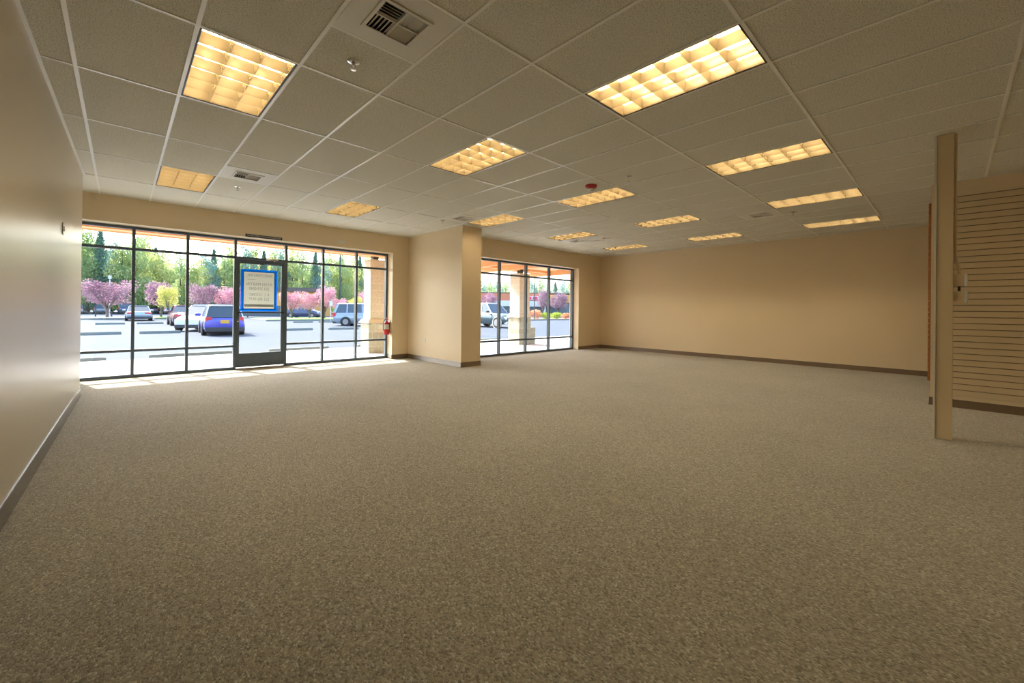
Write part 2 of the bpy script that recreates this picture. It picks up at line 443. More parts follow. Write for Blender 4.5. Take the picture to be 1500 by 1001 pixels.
# notice over the door
T = thing('door_notice_sign', 'long narrow black notice with pale capital letters above the door', 'sign', (2.957, YA, 2.662))
p = MB(); p.box(-.325, .325, -.004, -.0005, -.028, .028); p.build('sign_plate', M['black'], T)
lettering('THIS DOOR TO REMAIN UNLOCKED DURING BUSINESS HOURS', .036, M['white'], 'lettering', T, (0, -.0048, 0), (PI/2, 0, 0), width=.60)

# small blank plates on the headers
def plate(loc, label):
    r = thing('junction_plate', label, 'cover plate', loc, 0, 'cover plates on the window headers')
    q = MB(); q.box(-.085, .085, -.006, -.0005, -.035, .035); q.build('plate', M['offwhite'], r, bevel=.002)
    q = MB()
    for x in (-.045, .0, .045): q.box(x-.014, x+.014, -.009, -.006, -.016, .016)
    q.build('insert', M['white'], r)
plate((4.49, YA, 2.752), 'small white plate on the beige header right of the door notice')
plate((9.34, YB, 2.735), 'small white plate on the beige header over the right-hand window')

# fire extinguisher on the jamb
E_ = thing('fire_extinguisher', 'red fire extinguisher hanging on the window jamb beside the front corner', 'fire extinguisher', (5.672, 6.31, .60))
p = MB(); p.lathe([(.058, 0), (.066, .012), (.066, .27), (.058, .30), (.032, .325), (.026, .335)], seg=24); p.build('cylinder', M['red'], E_, smooth=35)
p = MB(); p.lathe([(.0672, .135), (.0672, .255)], seg=24); p.build('label_band', M['offwhite'], E_, smooth=35)
p = MB(); p.lathe([(.022, .335), (.022, .36), (.014, .37), (.014, .385)], seg=14); p.build('valve', M['chrome'], E_, smooth=35)
p = MB(); p.obox((.0, -.03, .40), .016, .13, .012, Matrix.Rotation(.35, 3, 'X')); p.obox((.0, -.035, .372), .014, .11, .009, Matrix.Rotation(-.05, 3, 'X')); p.build('handle', M['red'], E_)
p = MB(); p.tube([(-.01, .0, .375), (-.05, .01, .37), (-.08, .0, .32), (-.082, 0, .20), (-.075, 0, .10)], .009, 8); p.build('hose', M['black'], E_, smooth=60)
p = MB(); p.box(.066, .081, -.03, .03, .05, .36); p.build('wall_bracket', M['chrome'], E_)

# outlet on the pier, sensor plate on the left wall
O_ = thing('wall_outlet', 'ivory electrical outlet low on the left side of the beige wall pier', 'outlet', (6.19, 5.36, .50))
p = MB(); p.box(-.006, -.0005, -.036, .036, -.058, .058); p.build('cover_plate', M['offwhite'], O_, bevel=.002)
for z in (-.025, .025):
    p = MB(); p.box(-.009, -.006, -.017, .017, z-.014, z+.014); p.build('socket', M['white'], O_)
xw = .39+.017*2.9
W_ = thing('wall_switch', 'slim pale switch plate high on the glossy left wall', 'switch', (xw, 2.90, 2.03))
p = MB(); p.box(.001, .007, -.055, .055, -.06, .06); p.build('cover_plate', M['offwhite'], W_, bevel=.002)
p = MB(); p.box(.007, .014, -.008, .008, -.025, .025); p.build('toggle', M['white'], W_)

# ------------------------------------------------------------------ ceiling lights
def troffer(label, loc):
    r = thing('ceiling_light', label, 'ceiling light', loc, 0, 'louvered ceiling lights')
    w, l = GX/2-.013, GY/2-.013
    f = MB(); k = .011
    for bx in ((-w, w, -l, -l+k), (-w, w, l-k, l), (-w, -w+k, -l+k, l-k), (w-k, w, -l+k, l-k)):
        f.box(*bx, .0, .004)
    f.build('frame', M['dark'], r)  # black ring painted in for the shadow gap around the light
    # housing with sloped reflector sides
    wi, li = w-.002, l-.002; h = MB(); z0, z1 = .0045, .150
    P = lambda x, y, z: h.bm.verts.new((x, y, z))
    lo = [P(-wi, -li, z0), P(wi, -li, z0), P(wi, li, z0), P(-wi, li, z0)]
    hi = [P(-wi+.05, -li+.01, z1), P(wi-.05, -li+.01, z1), P(wi-.05, li-.01, z1), P(-wi+.05, li-.01, z1)]
    for i in range(4): h.bm.faces.new([lo[i], lo[(i+1) % 4], hi[(i+1) % 4], hi[i]])
    h.bm.faces.new(hi[::-1])
    h.build('housing', M['housing'], r)
    # parabolic louver, three by six cells
    v = MB(); W2, L2 = w-.013, l-.013; H = .078
    prof = [(.0008, 0), (.003, H*.3), (.0065, H*.6), (.012, H*.85), (.017, H)]
    def blade(p0, p1, side):        # curved wedge from p0 to p1, thin edge down
        p0, p1 = Vector(p0), Vector(p1); d = (p1-p0).normalized(); n = Vector((-d.y, d.x, 0))
        ring = lambda p: [p + n*a + Vector((0, 0, z)) for a, z in prof] + [p - n*a + Vector((0, 0, z)) for a, z in reversed(prof)]
        v.rings([ring(p0), ring(p1)])
    z = .004
    for i in range(4):
        x = -W2 + i*2*W2/3
        blade((x, -L2, z), (x, L2, z), 0)
    for j in range(7):
        y = -L2 + j*2*L2/6
        blade((-W2, y, z+.0015), (W2, y, z+.0015), 0)
    v.build('louver', M['louver'], r, smooth=30)
    for x in (-.185, 0, .185):
        t_ = MB(); t_.tube([(x, -l+.03, .112), (x, l-.03, .112)], .0135, 10); t_.build('lamp_tube', M['tube'], r, smooth=60)
    return r
lab = {
 (2, 0): 'big lit ceiling light near the left wall, nearest of the two in that row',
 (2, 3): 'lit ceiling light close to the storefront, left of a small air vent by the wall',
 (6, -2): 'largest lit ceiling light overhead, long and bright with its white tubes showing',
 (6, 0): 'lit ceiling light in the middle of the ceiling, beyond the large air vent',
 (6, 3): 'lit ceiling light close to the storefront header, left of the wall pier',
 (10, -2): 'long lit ceiling light second from the front in the row leading to the right wall',
 (10, 0): 'lit ceiling light directly behind the red fire alarm',
 (10, 2): 'lit ceiling light just in front of the beige wall pier beside a small air vent',
 (14, -2): 'long thin lit ceiling light, third in the row leading to the right wall',
 (14, 0): 'lit ceiling light between the red alarm light and the right wall, middle of its row',
 (14, 2): 'lit ceiling light over the right-hand window beside a small air vent',
 (18, -2): 'lit ceiling light touching the right wall, closest to the free-standing post',
 (18, 0): 'lit ceiling light touching the right wall, middle one of the three there',
 (18, 2): 'faint lit ceiling light touching the far corner by the right wall and the window',
 (6, -5): 'added ceiling light, unseen at the back of the room, brightening the interior',
 (14, -5): 'added ceiling light, unseen at the back behind the slatted partition, brightening the interior',
}
first = None
for (i, j) in LIGHTS:
    loc = ((i+.5)*GX, (j+.5)*GY, CZ)
    if first is None: first = troffer(lab[(i, j)], loc)
    else: dup(first, loc, lab[(i, j)])

# ------------------------------------------------------------------ air vents
def vent(label, loc):
    r = thing('air_vent', label, 'air vent', loc, 0, 'ceiling air vents')
    w = GX/2-.014; a = .155; k = MB()
    for bx in ((-w, w, -w, -a), (-w, w, a, w), (-w, -a, -a, a), (a, w, -a, a)): k.box(*bx, -.001, .006)
    k.build('face_panel', M['white'], r)
    q = MB()
    for s_ in (1, -1):
        q.box(-a-.014, a+.014, s_*a-.012, s_*a+.012, -.009, -.001); q.box(s_*a-.012, s_*a+.012, -a+.012, a-.012, -.009, -.001)
    q.build('collar', M['white'], r, bevel=.003)
    q = MB(); q.box(-a, a, -a, a, .055, .07)
    for s_ in (1, -1):
        q.box(-a, a, min(s_*a, s_*(a-.003)), max(s_*a, s_*(a-.003)), .004, .056); q.box(min(s_*a, s_*(a-.003)), max(s_*a, s_*(a-.003)), -a, a, .004, .056)
    q.build('duct_box', M['dark'], r)
    # four quadrants of blades, each turned its own way
    for qx, qy, along, tilt in ((-1, -1, 'x', .75), (-1, 1, 'y', -.75), (1, -1, 'y', .75), (1, 1, 'x', -.75)):
        q = MB(); cx, cy, h2 = qx*a/2, qy*a/2, a/2
        for n in range(6):
            o_ = -h2 + (n+.5)*a/6
            if along == 'x': q.obox((cx, cy+o_, .012), a*.96, .026, .0025, Matrix.Rotation(tilt, 3, 'X'))
            else: q.obox((cx+o_, cy, .012), .026, a*.96, .0025, Matrix.Rotation(tilt, 3, 'Y'))
        q.build('louver_bank', M['white'], r)
    q = MB(); q.box(-.004, .004, -a, a, -.002, .02); q.box(-a, a, -.004, .004, -.002, .02); q.build('cross_bar', M['white'], r)
    return r
vl = ['large square white air vent at the top, nearest one, with open fins',
      'small white air vent near the left wall, right of the light close to the storefront',
      'small air vent just in front of the wall pier, left of the light there',
      'small air vent in front of the right-hand window, next to the light there',
      'square air vent standing alone near the right wall, between two long lights']
fv = None
for (c_, r_), l_ in zip(VENTS, vl):
    loc = ((c_+.5)*GX, (r_+.25)*GY, CZ)
    if fv is None: fv = vent(l_, loc)
    else: dup(fv, loc, l_)

# ------------------------------------------------------------------ sprinklers, alarm
def sprinkler(label, loc):
    r = thing('ceiling_sprinkler', label, 'sprinkler', loc, 0, 'ceiling sprinkler heads')
    q = MB(); q.lathe([(.042, .003), (.042, -.003), (.034, -.008), (.018, -.010), (.018, -.004)], seg=20); q.build('escutcheon', M['chrome'], r, smooth=40)
    q = MB(); q.lathe([(.011, -.006), (.011, -.026), (.007, -.030)], seg=12)
    for s_ in (1, -1): q.tube([(s_*.010, 0, -.026), (s_*.016, 0, -.038), (s_*.004, 0, -.052)], .003, 6)
    q.build('body', M['chrome'], r, smooth=40)
    q = MB(); q.lathe([(.004, -.050), (.020, -.054), (.020, -.057), (.004, -.058)], seg=16); q.build('deflector', M['chrome'], r, smooth=40)
    return r
sp = [((2.10, -.314, CZ), 'nearest chrome sprinkler head on the tile beside the large air vent'),
      ((2.135, 4.073, CZ), 'small sprinkler head just beyond the small vent near the left wall'),
      ((5.62, 3.80, CZ), 'small sprinkler head on the ceiling left of the wall pier'),
      ((5.82, -.357, CZ), 'sprinkler head on the middle of the ceiling right of the red alarm'),
      ((9.60, -1.40, CZ), 'sprinkler head between the last two long lights near the right wall'),
      ((9.58, 2.60, CZ), 'tiny reddish sprinkler head beside the light over the right-hand window')]
s0 = None
for loc, l_ in sp:
    if s0 is None: s0 = sprinkler(l_, loc)
    else: dup(s0, loc, l_)
A_ = thing('ceiling_fire_alarm', 'round red fire alarm strobe on the ceiling in the middle of the room', 'fire alarm', (5.79, .24, CZ))
q = MB(); q.lathe([(.085, .002), (.085, -.022), (.078, -.034), (.05, -.05), (.042, -.05)], seg=28); q.build('housing', M['redalarm'], A_, smooth=35)
q = MB(); q.lathe([(.045, -.045), (.045, -.062), (.03, -.08), (.008, -.086)], seg=20); q.build('strobe_lens', M['lens'], A_, smooth=50)

# ------------------------------------------------------------------ right side: slatwall, post, boxes
def slats(x0, x1, y0, y1, z0, z1, face):
    n = round((z1-z0)/.0803); st = (z1-z0)/n; s_ = MB()
    for i in range(n):
        za, zb = z0+i*st, z0+(i+1)*st-.011
        if face == 'x': s_.hexa([(x0+.001, y0, za-.0), (x1, y0, za-.003), (x1, y1, za-.003), (x0+.001, y1, za), (x0, y0, zb), (x1, y0, zb+.003), (x1, y1, zb+.003), (x0, y1, zb)])
        else: s_.box(x0, x1, y0, y1, za, zb)
    return s_
P1 = thing('slatwall_panel', 'large beige slatted wall panel with dark horizontal grooves on the right partition', 'wall panel', (0, 0, 0))
slats(XS-.020, XS-.007, -6.4, -3.27, .165, 2.850, 'x').build('slat_face', M['slat'], P1)
q = MB(); q.box(XS-.008, XS-.0005, -6.4, -3.27, .165, 2.850); q.build('backing', M['slatback'], P1)
P2 = thing('slatwall_panel', 'narrow slatted panel on the partition end, seen edge-on as an orange strip', 'wall panel', (0, 0, 0))
slats(XS+.0, XS+.2, -3.148, -3.132, .33, 2.813, 'y').build('slat_face', M['mdf'], P2)
q = MB(); q.box(XS, XS+.2, -3.1595, -3.147, .33, 2.813); q.build('backing', M['mdf'], P2)

K = thing('support_post', 'slim square beige post standing alone between carpet and ceiling', 'post', (0, 0, 0))
q = MB(); q.box(6.867, 6.99, -3.366, -3.245, .0015, CZ+.003); q.build('shaft', M['post'], K, bevel=.004)
q = MB(); q.box(6.858, 6.90, -3.245, -3.229, .0015, CZ-.004); o = q.build('corner_bead', M['white'], K); o['label'] = 'thin white corner bead along the post edge'
def ebox(z0, z1, label):
    r = thing('outlet_box', label, 'electrical box', (6.925, -3.367, (z0+z1)/2), 0, 'electrical boxes on the post')
    h = (z1-z0)/2; q = MB(); q.box(-.036, .036, -.072, -.0005, -h, h); q.build('box', M['post'], r, bevel=.003)
    q = MB(); q.box(-.042, .042, -.096, -.072, -h-.004, h+.004); q.build('cover_plate', M['white'], r, bevel=.004)
    q = MB(); q.box(-.016, .016, -.100, -.096, -.03, .03); q.build('socket', M['offwhite'], r)
ebox(1.535, 1.652, 'upper of two electrical boxes with white covers on the beige post')
ebox(1.375, 1.487, 'lower of two electrical boxes with white covers on the beige post')
C_ = thing('electrical_conduit', 'thin beige conduit running down the post from ceiling to the electrical boxes', 'conduit', (0, 0, 0))
q = MB(); q.tube([(6.925, -3.378, CZ-.001), (6.925, -3.378, 1.86), (6.925, -3.384, 1.79), (6.925, -3.402, 1.72), (6.925, -3.405, 1.653)], .0105, 10); q.build('pipe', M['post'], C_, smooth=50)
q = MB(); q.tube([(6.925, -3.405, 1.488), (6.925, -3.405, 1.534)], .0105, 10); q.build('nipple', M['slatback'], C_, smooth=50)
for z in (1.80, 2.4):
    q = MB(); q.box(6.905, 6.945, -3.372, -3.3665, z-.012, z+.012); q.build('strap', M['chrome'], C_)

# ================================================================== outdoors
GZ = -.12
b = MB(); b.prism([(-60, 10.1), (190, 10.1), (190, 190), (-60, 190)], GZ-.2, GZ)
struct(b.build('parking_lot_ground', M['asphalt']))
b = MB(); b.prism([(-20, 6.62), (6.19, 6.62), (6.19, 6.6), (6.74, 6.6), (6.74, 5.2), (40, 5.2), (40, 10.1), (-20, 10.1)], -.30, -.03)
struct(b.build('sidewalk', M['concrete']))
# canopy over the walk: cedar soffit, fascia, beams
b = MB(); b.box(-6, 13.96, 6.63, 8.655, 2.80, 3.0); b.box(6.75, 13.96, 5.22, 6.63, 2.80, 3.0)
struct(b.build('canopy_roof', M['wood']))
b = MB(); b.box(-6, 14.03, 8.66, 8.72, 2.775, 3.06); b.box(13.97, 14.03, 5.22, 8.66, 2.775, 3.06)
struct(b.build('trim_canopy_fascia', M['woodlight']))
for k, x in enumerate((7.9, 9.3, 10.6, 13.2)):
    b = MB(); b.box(x-.06, x+.06, 5.22, 8.65, 2.62, 2.80); struct(b.build('canopy_beam', M['wood']))
b = MB(); b.box(-6, 13.96, 7.66, 7.82, 2.71, 2.80); struct(b.build('canopy_beam', M['wood']))

def pillar(label, x, y, w, zc0, zc1, ztop, sx0, sw):
    r = thing('stone_pillar', label, 'pillar', (x, y, -.03), 0, 'block pillars outside')
    q = MB(); q.box(0, w, 0, w, .001, zc0+.03); q.build('base', M['split'], r, bevel=.012)
    q = MB(); o_ = .05; q.hexa([(-o_, -o_, zc0+.03), (w+o_, -o_, zc0+.03), (w+o_, w+o_, zc0+.03), (-o_, w+o_, zc0+.03), (.02, .02, zc1+.03), (w-.02, .02, zc1+.03), (w-.02, w-.02, zc1+.03), (.02, w-.02, zc1+.03)])
    q.build('cap', M['cap'], r)
    q = MB(); q.box(sx0, sx0+sw, sx0, sx0+sw, zc1+.03, ztop+.03); q.build('shaft', M['block'], r)
    q = MB(); c = sx0+sw/2; q.box(c-.08, c+.08, c-.08, c+.08, ztop+.03, 2.828); q.build('post_bracket', M['rail'], r)
pillar('tan block pillar on a rough stone base outside, beside the fire extinguisher', 5.975, 7.99, .56, .83, .94, 2.655, .06, .44)
pillar('tan block pillar on a rough stone base outside the right-hand window', 11.39, 7.44, .60, .98, 1.09, 2.60, .03, .52)
q = MB(); q.box(12.03, 12.30, 7.50, 8.10, -.029, .60); tag(q.build('stone_planter', M['split'], bevel=.012), 'low square block planter outside, right of the second pillar', 'planter')

# wheel stops
def stop(x0, x1, y, label):
    m_ = MB(); prof = [(-.09, 0), (.09, 0), (.075, .10), (.05, .135), (-.05, .135), (-.075, .10)]
    m_.rings([[(x, y+a, GZ+.001+z) for a, z in (prof if k in (1, 2) else [(a*.8, z*.9) for a, z in prof])] for k, x in enumerate((x0, x0+.05, x1-.05, x1))])
    tag(m_.build('wheel_stop', M['stop'], smooth=30), label, 'wheel stop', 'concrete wheel stops')
for a in [(-1.2, .63, 10.55, 'near concrete wheel stop by the left wall, cut off by it'),
          (1.40, 3.22, 10.6, 'near concrete wheel stop left of the glass door'),
          (4.05, 5.75, 10.5, 'near concrete wheel stop right of the glass door'),
          (6.65, 7.6, 10.4, 'near concrete wheel stop behind the first stone pillar'),
          (11.2, 13.0, 10.3, 'near concrete wheel stop left of the second stone pillar'),
          (-.95, .9, 23.7, 'wheel stop across the lot aisle at far left, second row'),
          (1.53, 3.1, 23.7, 'wheel stop across the aisle in front of the blue car, second row'),
          (7.6, 9.35, 23.4, 'second-row wheel stop just right of the door'),
          (10.2, 12.1, 23.2, 'second-row wheel stop in front of the silver wagon'),
          (-.43, 1.09, 38.0, 'distant wheel stop in the third row below the purple tree'),
          (1.72, 3.23, 38.0, 'distant wheel stop in the third row before the silver sedan'),
          (11.95, 13.6, 36.8, 'distant third-row wheel stop below the pink trees'),
          (14.1, 15.7, 36.8, 'distant third-row wheel stop left of the silver wagon')]: stop(*a)

# planting strips
def strip(name, x0, x1, y0, y1, top, label):
    r = thing(name, label, 'planting strip', (0, 0, 0))
    q = MB(); q.box(x0, x1, y0, y1, GZ+.001, GZ+.13); q.build('curb', M['stop'], r)
    q = MB(); q.box(x0+.15, x1-.15, y0+.15, y1-.15, GZ+.131, GZ+.17); q.build('planting_bed', top, r)
strip('planting_strip', -9, 1.3, 52.2, 56.5, M['concrete'], 'pale kerbed strip under the first purple tree')
strip('planting_strip', 3.3, 8.6, 52.2, 57.8, M['grass'], 'grassy kerbed island under the yellow and purple tree')
strip('planting_strip', 11, 24, 42.0, 49.0, M['grass'], 'kerbed strip with yellow grass under the pink trees')
strip('planting_strip', 36, 72, 34.2, 37.5, M['soil'], 'brown mulched strip with shrubs seen through the right-hand window')

# ---- vehicles
def car(name, label, cat, loc, heading, L, W, H, paint, style, lower=None, group=None, plate=True, roofmat=None):
    r = thing(name, label, cat, (loc[0], loc[1], GZ), heading, group)
    belt = {'hatch': .60, 'sedan': .62, 'suv': .60, 'wagon': .58}[style]*H
    zl = .17 if style != 'suv' else .28
    hood = belt*.93
    w = W/2
    if style == 'sedan': gh = (-.36, -.20, .08, .22)
    elif style == 'hatch': gh = (-.475, -.40, .05, .24)
    elif style == 'wagon': gh = (-.485, -.43, .10, .27)
    else: gh = (-.46, -.42, .04, .18)
    sts = [(-.5, zl+.16, belt*.80, .84), (-.49, zl+.05, belt*.95, .93), (-.43, zl, belt*(1.0 if style != 'sedan' else .99), .98), (-.2, zl, belt, 1.0), (.2, zl, belt, 1.0), (gh[3]+.02, zl, belt*.985, .98), (.40, zl, hood*.95, .95), (.48, zl+.05, hood*.84, .88), (.5, zl+.14, hood*.70, .80)]
    rings = []
    for f, z0, z1, k in sts:
        x = f*L; ww = w*k; hh = z1-z0
        half = [(ww*.86, z0), (ww*.98, z0+hh*.22), (ww, z0+hh*.55), (ww*.95, z0+hh*.90), (ww*.86, z1)]
        rings.append([(x, y, z) for y, z in half] + [(x, -y, z) for y, z in reversed(half)])
    m_ = MB(); m_.rings(rings); m_.build('body', paint, r, smooth=42)
    zt = H; rw = w*.70; bw = w*.87
    xs_ = [g_*L for g_ in gh]
    m_ = MB(); m_.hexa([(xs_[0], -bw, belt-.02), (xs_[3], -bw, belt-.03), (xs_[3], bw, belt-.03), (xs_[0], bw, belt-.02), (xs_[1], -rw, zt-.05), (xs_[2], -rw, zt-.05), (xs_[2], rw, zt-.05), (xs_[1], rw, zt-.05)])
    m_.build('window_glass', M['carglass'], r)
    m_ = MB(); rf = [(xs_[1]-.06, .92), (xs_[1]+.12, 1.02), (xs_[2]-.25, 1.03), (xs_[2]+.05, .95)]
    m_.rings([[(x, y*rw*k, z) for y, z in ((-1.02, zt-.07), (-.95, zt-.02), (-.5, zt+.005), (.5, zt+.005), (.95, zt-.02), (1.02, zt-.07))] for x, k in rf])
    m_.build('roof', roofmat or paint, r, smooth=45)
    def pil(xb, xt, s_, th):
        a = Vector((xb, s_*bw*1.01, belt-.02)); c_ = Vector((xt, s_*rw*1.02, zt-.05)); m2 = MB()
        m2.hexa([a+Vector((-th, -.02, 0)), a+Vector((th, -.02, 0)), a+Vector((th, .02, 0)), a+Vector((-th, .02, 0)), c_+Vector((-th, -.02, 0)), c_+Vector((th, -.02, 0)), c_+Vector((th, .02, 0)), c_+Vector((-th, .02, 0))])
        return m2.build('roof_pillar', roofmat or paint, r)
    for s_ in (1, -1):
        pil(xs_[0]+.04, xs_[1]+.03, s_, .09 if style != 'sedan' else .06); pil(xs_[3]-.03, xs_[2]-.02, s_, .04)
        pil(-.06*L, -.07*L, s_, .04)
        if style in ('suv', 'wagon', 'hatch'): pil(-.29*L, -.29*L, s_, .045)
    lm = lower or M['cladding']
    m_ = MB(); m_.box(-.502*L, -.44*L, -w*.90, w*.90, zl+.02, zl+.24); m_.build('rear_bumper', lm, r, bevel=.03)
    m_ = MB(); m_.box(.44*L, .502*L, -w*.86, w*.86, zl+.02, zl+.22); m_.build('front_bumper', lm, r, bevel=.03)
    R_ = .40 if style == 'suv' else .32
    for fx in (-.305, .315):
        for s_ in (1, -1):
            x = fx*L
            m_ = MB(); m_.lathe([(R_*1.22, 0), (R_*1.22, s_*.03)], (x, s_*(w*.975-.01), R_), 'y', 24); m_.build('wheel_arch', lm, r)
            m_ = MB(); m_.lathe([(R_*.6, -.1), (R_*.97, -.1), (R_, -.07), (R_, .07), (R_*.97, .1), (R_*.6, .1)], (x, s_*(w-.075), R_+.001), 'y', 26); t_ = m_.build('wheel', M['rubber'], r, smooth=40)
            m_ = MB(); yb = s_*(w+.028)
            m_.lathe([(R_*.63, -.012), (R_*.63, .004), (R_*.55, .004), (R_*.55, -.012)], (x, yb, R_), 'y', 24)
            for n in range(5):
                a = n*2*PI/5; m_.obox((x+math.cos(a)*R_*.3, yb-s_*.002, R_+math.sin(a)*R_*.3), R_*.6, .015, R_*.13, Matrix.Rotation(-a, 3, 'Y'))
            m_.build('rim', M['rim'], t_)
    for s_ in (1, -1):
        m_ = MB()
        if style == 'sedan': m_.box(-.5*L-.005, -.455*L, min(s_*w*.42, s_*w*.90), max(s_*w*.42, s_*w*.90), belt*.74, belt*.90)
        elif style == 'hatch': m_.box(-.497*L, -.43*L, min(s_*w*.58, s_*w*.90), max(s_*w*.58, s_*w*.90), belt*.78, belt*1.0)
        else: m_.box(-.5*L, -.45*L, min(s_*w*.72, s_*w*.94), max(s_*w*.72, s_*w*.94), belt*.70, belt*1.0)
        m_.build('tail_light', M['taillight'], r, bevel=.02)
        m_ = MB(); m_.box(.43*L, .492*L, min(s_*w*.52, s_*w*.88), max(s_*w*.52, s_*w*.88), hood*.62, hood*.80); m_.build('headlight', M['headlight'], r, bevel=.02)
        m_ = MB(); m_.box(gh[3]*L-.32, gh[3]*L-.16, min(s_*w*.95, s_*(w+.20)), max(s_*w*.95, s_*(w+.20)), belt+.0, belt+.15); m_.build('side_mirror', M['black'] if style == 'suv' else paint, r, bevel=.03)
    if plate:
        m_ = MB(); m_.box(-.5*L-.012, -.5*L+.02, -.17, .17, belt*.66, belt*.66+.16); o = m_.build('license_plate', M['plate'], r); o['label'] = 'amber license plate'
    return r
paint = lambda n, c, rough=.25, metal=.2: pm(n, c, rough, .04, 3, metal=metal, coat=.6)
P_blue = paint('paint_blue', (.07, .08, .50)); P_white = paint('paint_white', (.72, .74, .76), metal=0)
P_red = paint('paint_maroon', (.16, .05, .08)); P_silver = paint('paint_silver_blue', (.30, .36, .44), metal=.4)
P_wag = paint('paint_steel_blue', (.32, .38, .47), metal=.4); P_navy = paint('paint_black_green', (.05, .09, .11))
P_tan = pm('cladding_tan', (.50, .47, .40), .5, .05); P_grey = paint('paint_grey', (.20, .22, .26)); P_dark = paint('paint_dark_blue', (.05, .08, .16))
car('hatchback_car', 'bright blue hatchback, white sky highlight painted on its roof, parked tail-on outside the door', 'car', (4.58, 22.3), PI/2-.07, 4.2, 1.66, 1.46, P_blue, 'hatch', roofmat=P_white)  # white roof colour stands for sky reflected on blue paint
car('white_car', 'white car parked nose towards the shop, left of the blue hatchback', 'car', (4.5, 26.8), -PI/2-.42, 4.3, 1.75, 1.47, P_white, 'hatch', plate=False)
car('red_car', 'dark red car mostly hidden by a window mullion, left of the white car', 'car', (4.25, 35.2), PI/2, 4.4, 1.75, 1.45, P_red, 'sedan', plate=False)
car('sedan', 'silver blue sedan seen from behind in the aisle, partly behind a mullion', 'car', (2.05, 48.6), PI/2, 4.6, 1.8, 1.38, P_silver, 'sedan', plate=False)
h = math.atan2(-.55, .84)
car('minivan', 'silver blue minivan parked beyond the first stone pillar', 'car', (15.0, 28.2), h, 4.9, 1.9, 1.74, P_wag, 'wagon', plate=False)
h = -PI/2+.06
car('pickup_suv', 'large dark sport utility vehicle with pale lower cladding, left of the second stone pillar', 'car', (21.95, 21.4), h, 5.0, 1.98, 1.88, P_navy, 'suv', lower=P_tan, plate=False, roofmat=P_white)
far = [(-4.3, 93, 'sedan', P_silver, 'far parked silver car at the left edge of the first pane'),
       (-1.5, 94, 'hatch', P_grey, 'far parked grey car left of the first purple tree trunk'),
       (1.4, 93, 'suv', P_dark, 'far parked dark blue car right of the first purple tree trunk'),
       (4.9, 96, 'sedan', P_dark, 'far parked dark car directly behind the silver sedan'),
       (7.1, 94, 'wagon', P_wag, 'far parked light car right of the silver sedan'),
       (10.2, 95, 'hatch', P_red, 'far parked reddish car behind the yellow tree'),
       (18.9, 57, 'wagon', P_dark, 'dark van parked under the pink trees'),
       (76.0, 60.0, 'wagon', P_white, 'far white vehicle behind the shrubs, nearest the right window jamb'),
       (71.5, 58.5, 'sedan', P_white, 'far white car behind the shrubs, left of the other white vehicle')]
for x, y, st, pt, l_ in far:
    hd = PI/2 if y > 80 else math.atan2(-.65, .76)
    car('parked_car', l_, 'car', (x, y), hd, 4.5, 1.8, 1.75 if st in ('suv', 'wagon') else 1.45, pt, st, group='cars parked in the far rows', plate=False)

# ---- trees
def leaves(m_, blobs, n, size, rng):
    tot = sum(bx[3]*bx[4]*bx[5] for bx in blobs)
    for bx in blobs:
        k = int(n*bx[3]*bx[4]*bx[5]/tot)
        for _ in range(k):
            while True:
                v = Vector((rng.uniform(-1, 1), rng.uniform(-1, 1), rng.uniform(-1, 1)))
                if .25 < v.length < 1: break
            p_ = Vector((bx[0]+v.x*bx[3], bx[1]+v.y*bx[4], bx[2]+v.z*bx[5]))
            s_ = size*rng.uniform(.6, 1.3)
            a = Vector((rng.uniform(-1, 1), rng.uniform(-1, 1), rng.uniform(-.6, .6))).normalized()
            c_ = a.cross(Vector((rng.uniform(-1, 1), rng.uniform(-1, 1), rng.uniform(-1, 1)))).normalized()
            m_.poly([p_-a*s_*.5, p_+c_*s_*.28, p_+a*s_*.5, p_-c_*s_*.28])
def tree_mesh(kind, rng):
    """unit tree, height 1; returns foliage and trunk meshes"""
    f, t_ = MB(), MB()
    if kind == 'round':
        blobs = [(0, 0, .62, .36, .36, .30)]
        for _ in range(11):
            a = rng.uniform(0, 2*PI); rr = rng.uniform(.15, .36); blobs.append((rr*math.cos(a), rr*math.sin(a), rng.uniform(.46, .86), .19, .19, .15))
        leaves(f, blobs, 3600, .042, rng)
        t_.tube([(0, 0, 0), (.005, 0, .22)], [.028, .024], 8)
        for _ in range(9):
            a = rng.uniform(0, 2*PI); t_.tube([(0, 0, .19), (.10*math.cos(a), .10*math.sin(a), .40), (.24*math.cos(a), .24*math.sin(a), .68)], [.016, .011, .005], 6)
    elif kind == 'tall':
        blobs = []
        for k in range(22):
            z = .10+.86*k/21; w_ = .30*math.sin(PI*min(.97, (z*.80+.18)))**.6
            a = rng.uniform(0, 2*PI); blobs.append((w_*.6*math.cos(a), w_*.6*math.sin(a), z, w_*.75, w_*.75, .085))
        leaves(f, blobs, 5200, .040, rng)
        t_.tube([(0, 0, 0), (.01, 0, .5), (0, 0, .92)], [.022, .014, .004], 7)
    else:
        for k in range(15):
            z = .08+.88*k/14; w_ = .33*(1.03-z)**.8
            for n in range(7):
                a = n*2*PI/7+k*1.3; q_ = rng.uniform(.45, .75)
                leaves(f, [(w_*q_*math.cos(a), w_*q_*math.sin(a), z-.02*q_, w_*.55, w_*.55, .05)], 42, .036, rng)
        t_.tube([(0, 0, 0), (0, 0, .98)], [.02, .003], 7)
    return f, t_
def make_tree(name, kind, mat, label, cat, group, loc, h, w, rng, rz=0):
    r = thing(name, label, cat, loc, rz, group)
    f, t_ = tree_mesh(kind, rng)
    o1 = f.build('foliage', mat, r); o2 = t_.build('trunk', M['bark'], r, smooth=60)
    for o in (o1, o2): o.scale = (w, w, h)
    return r
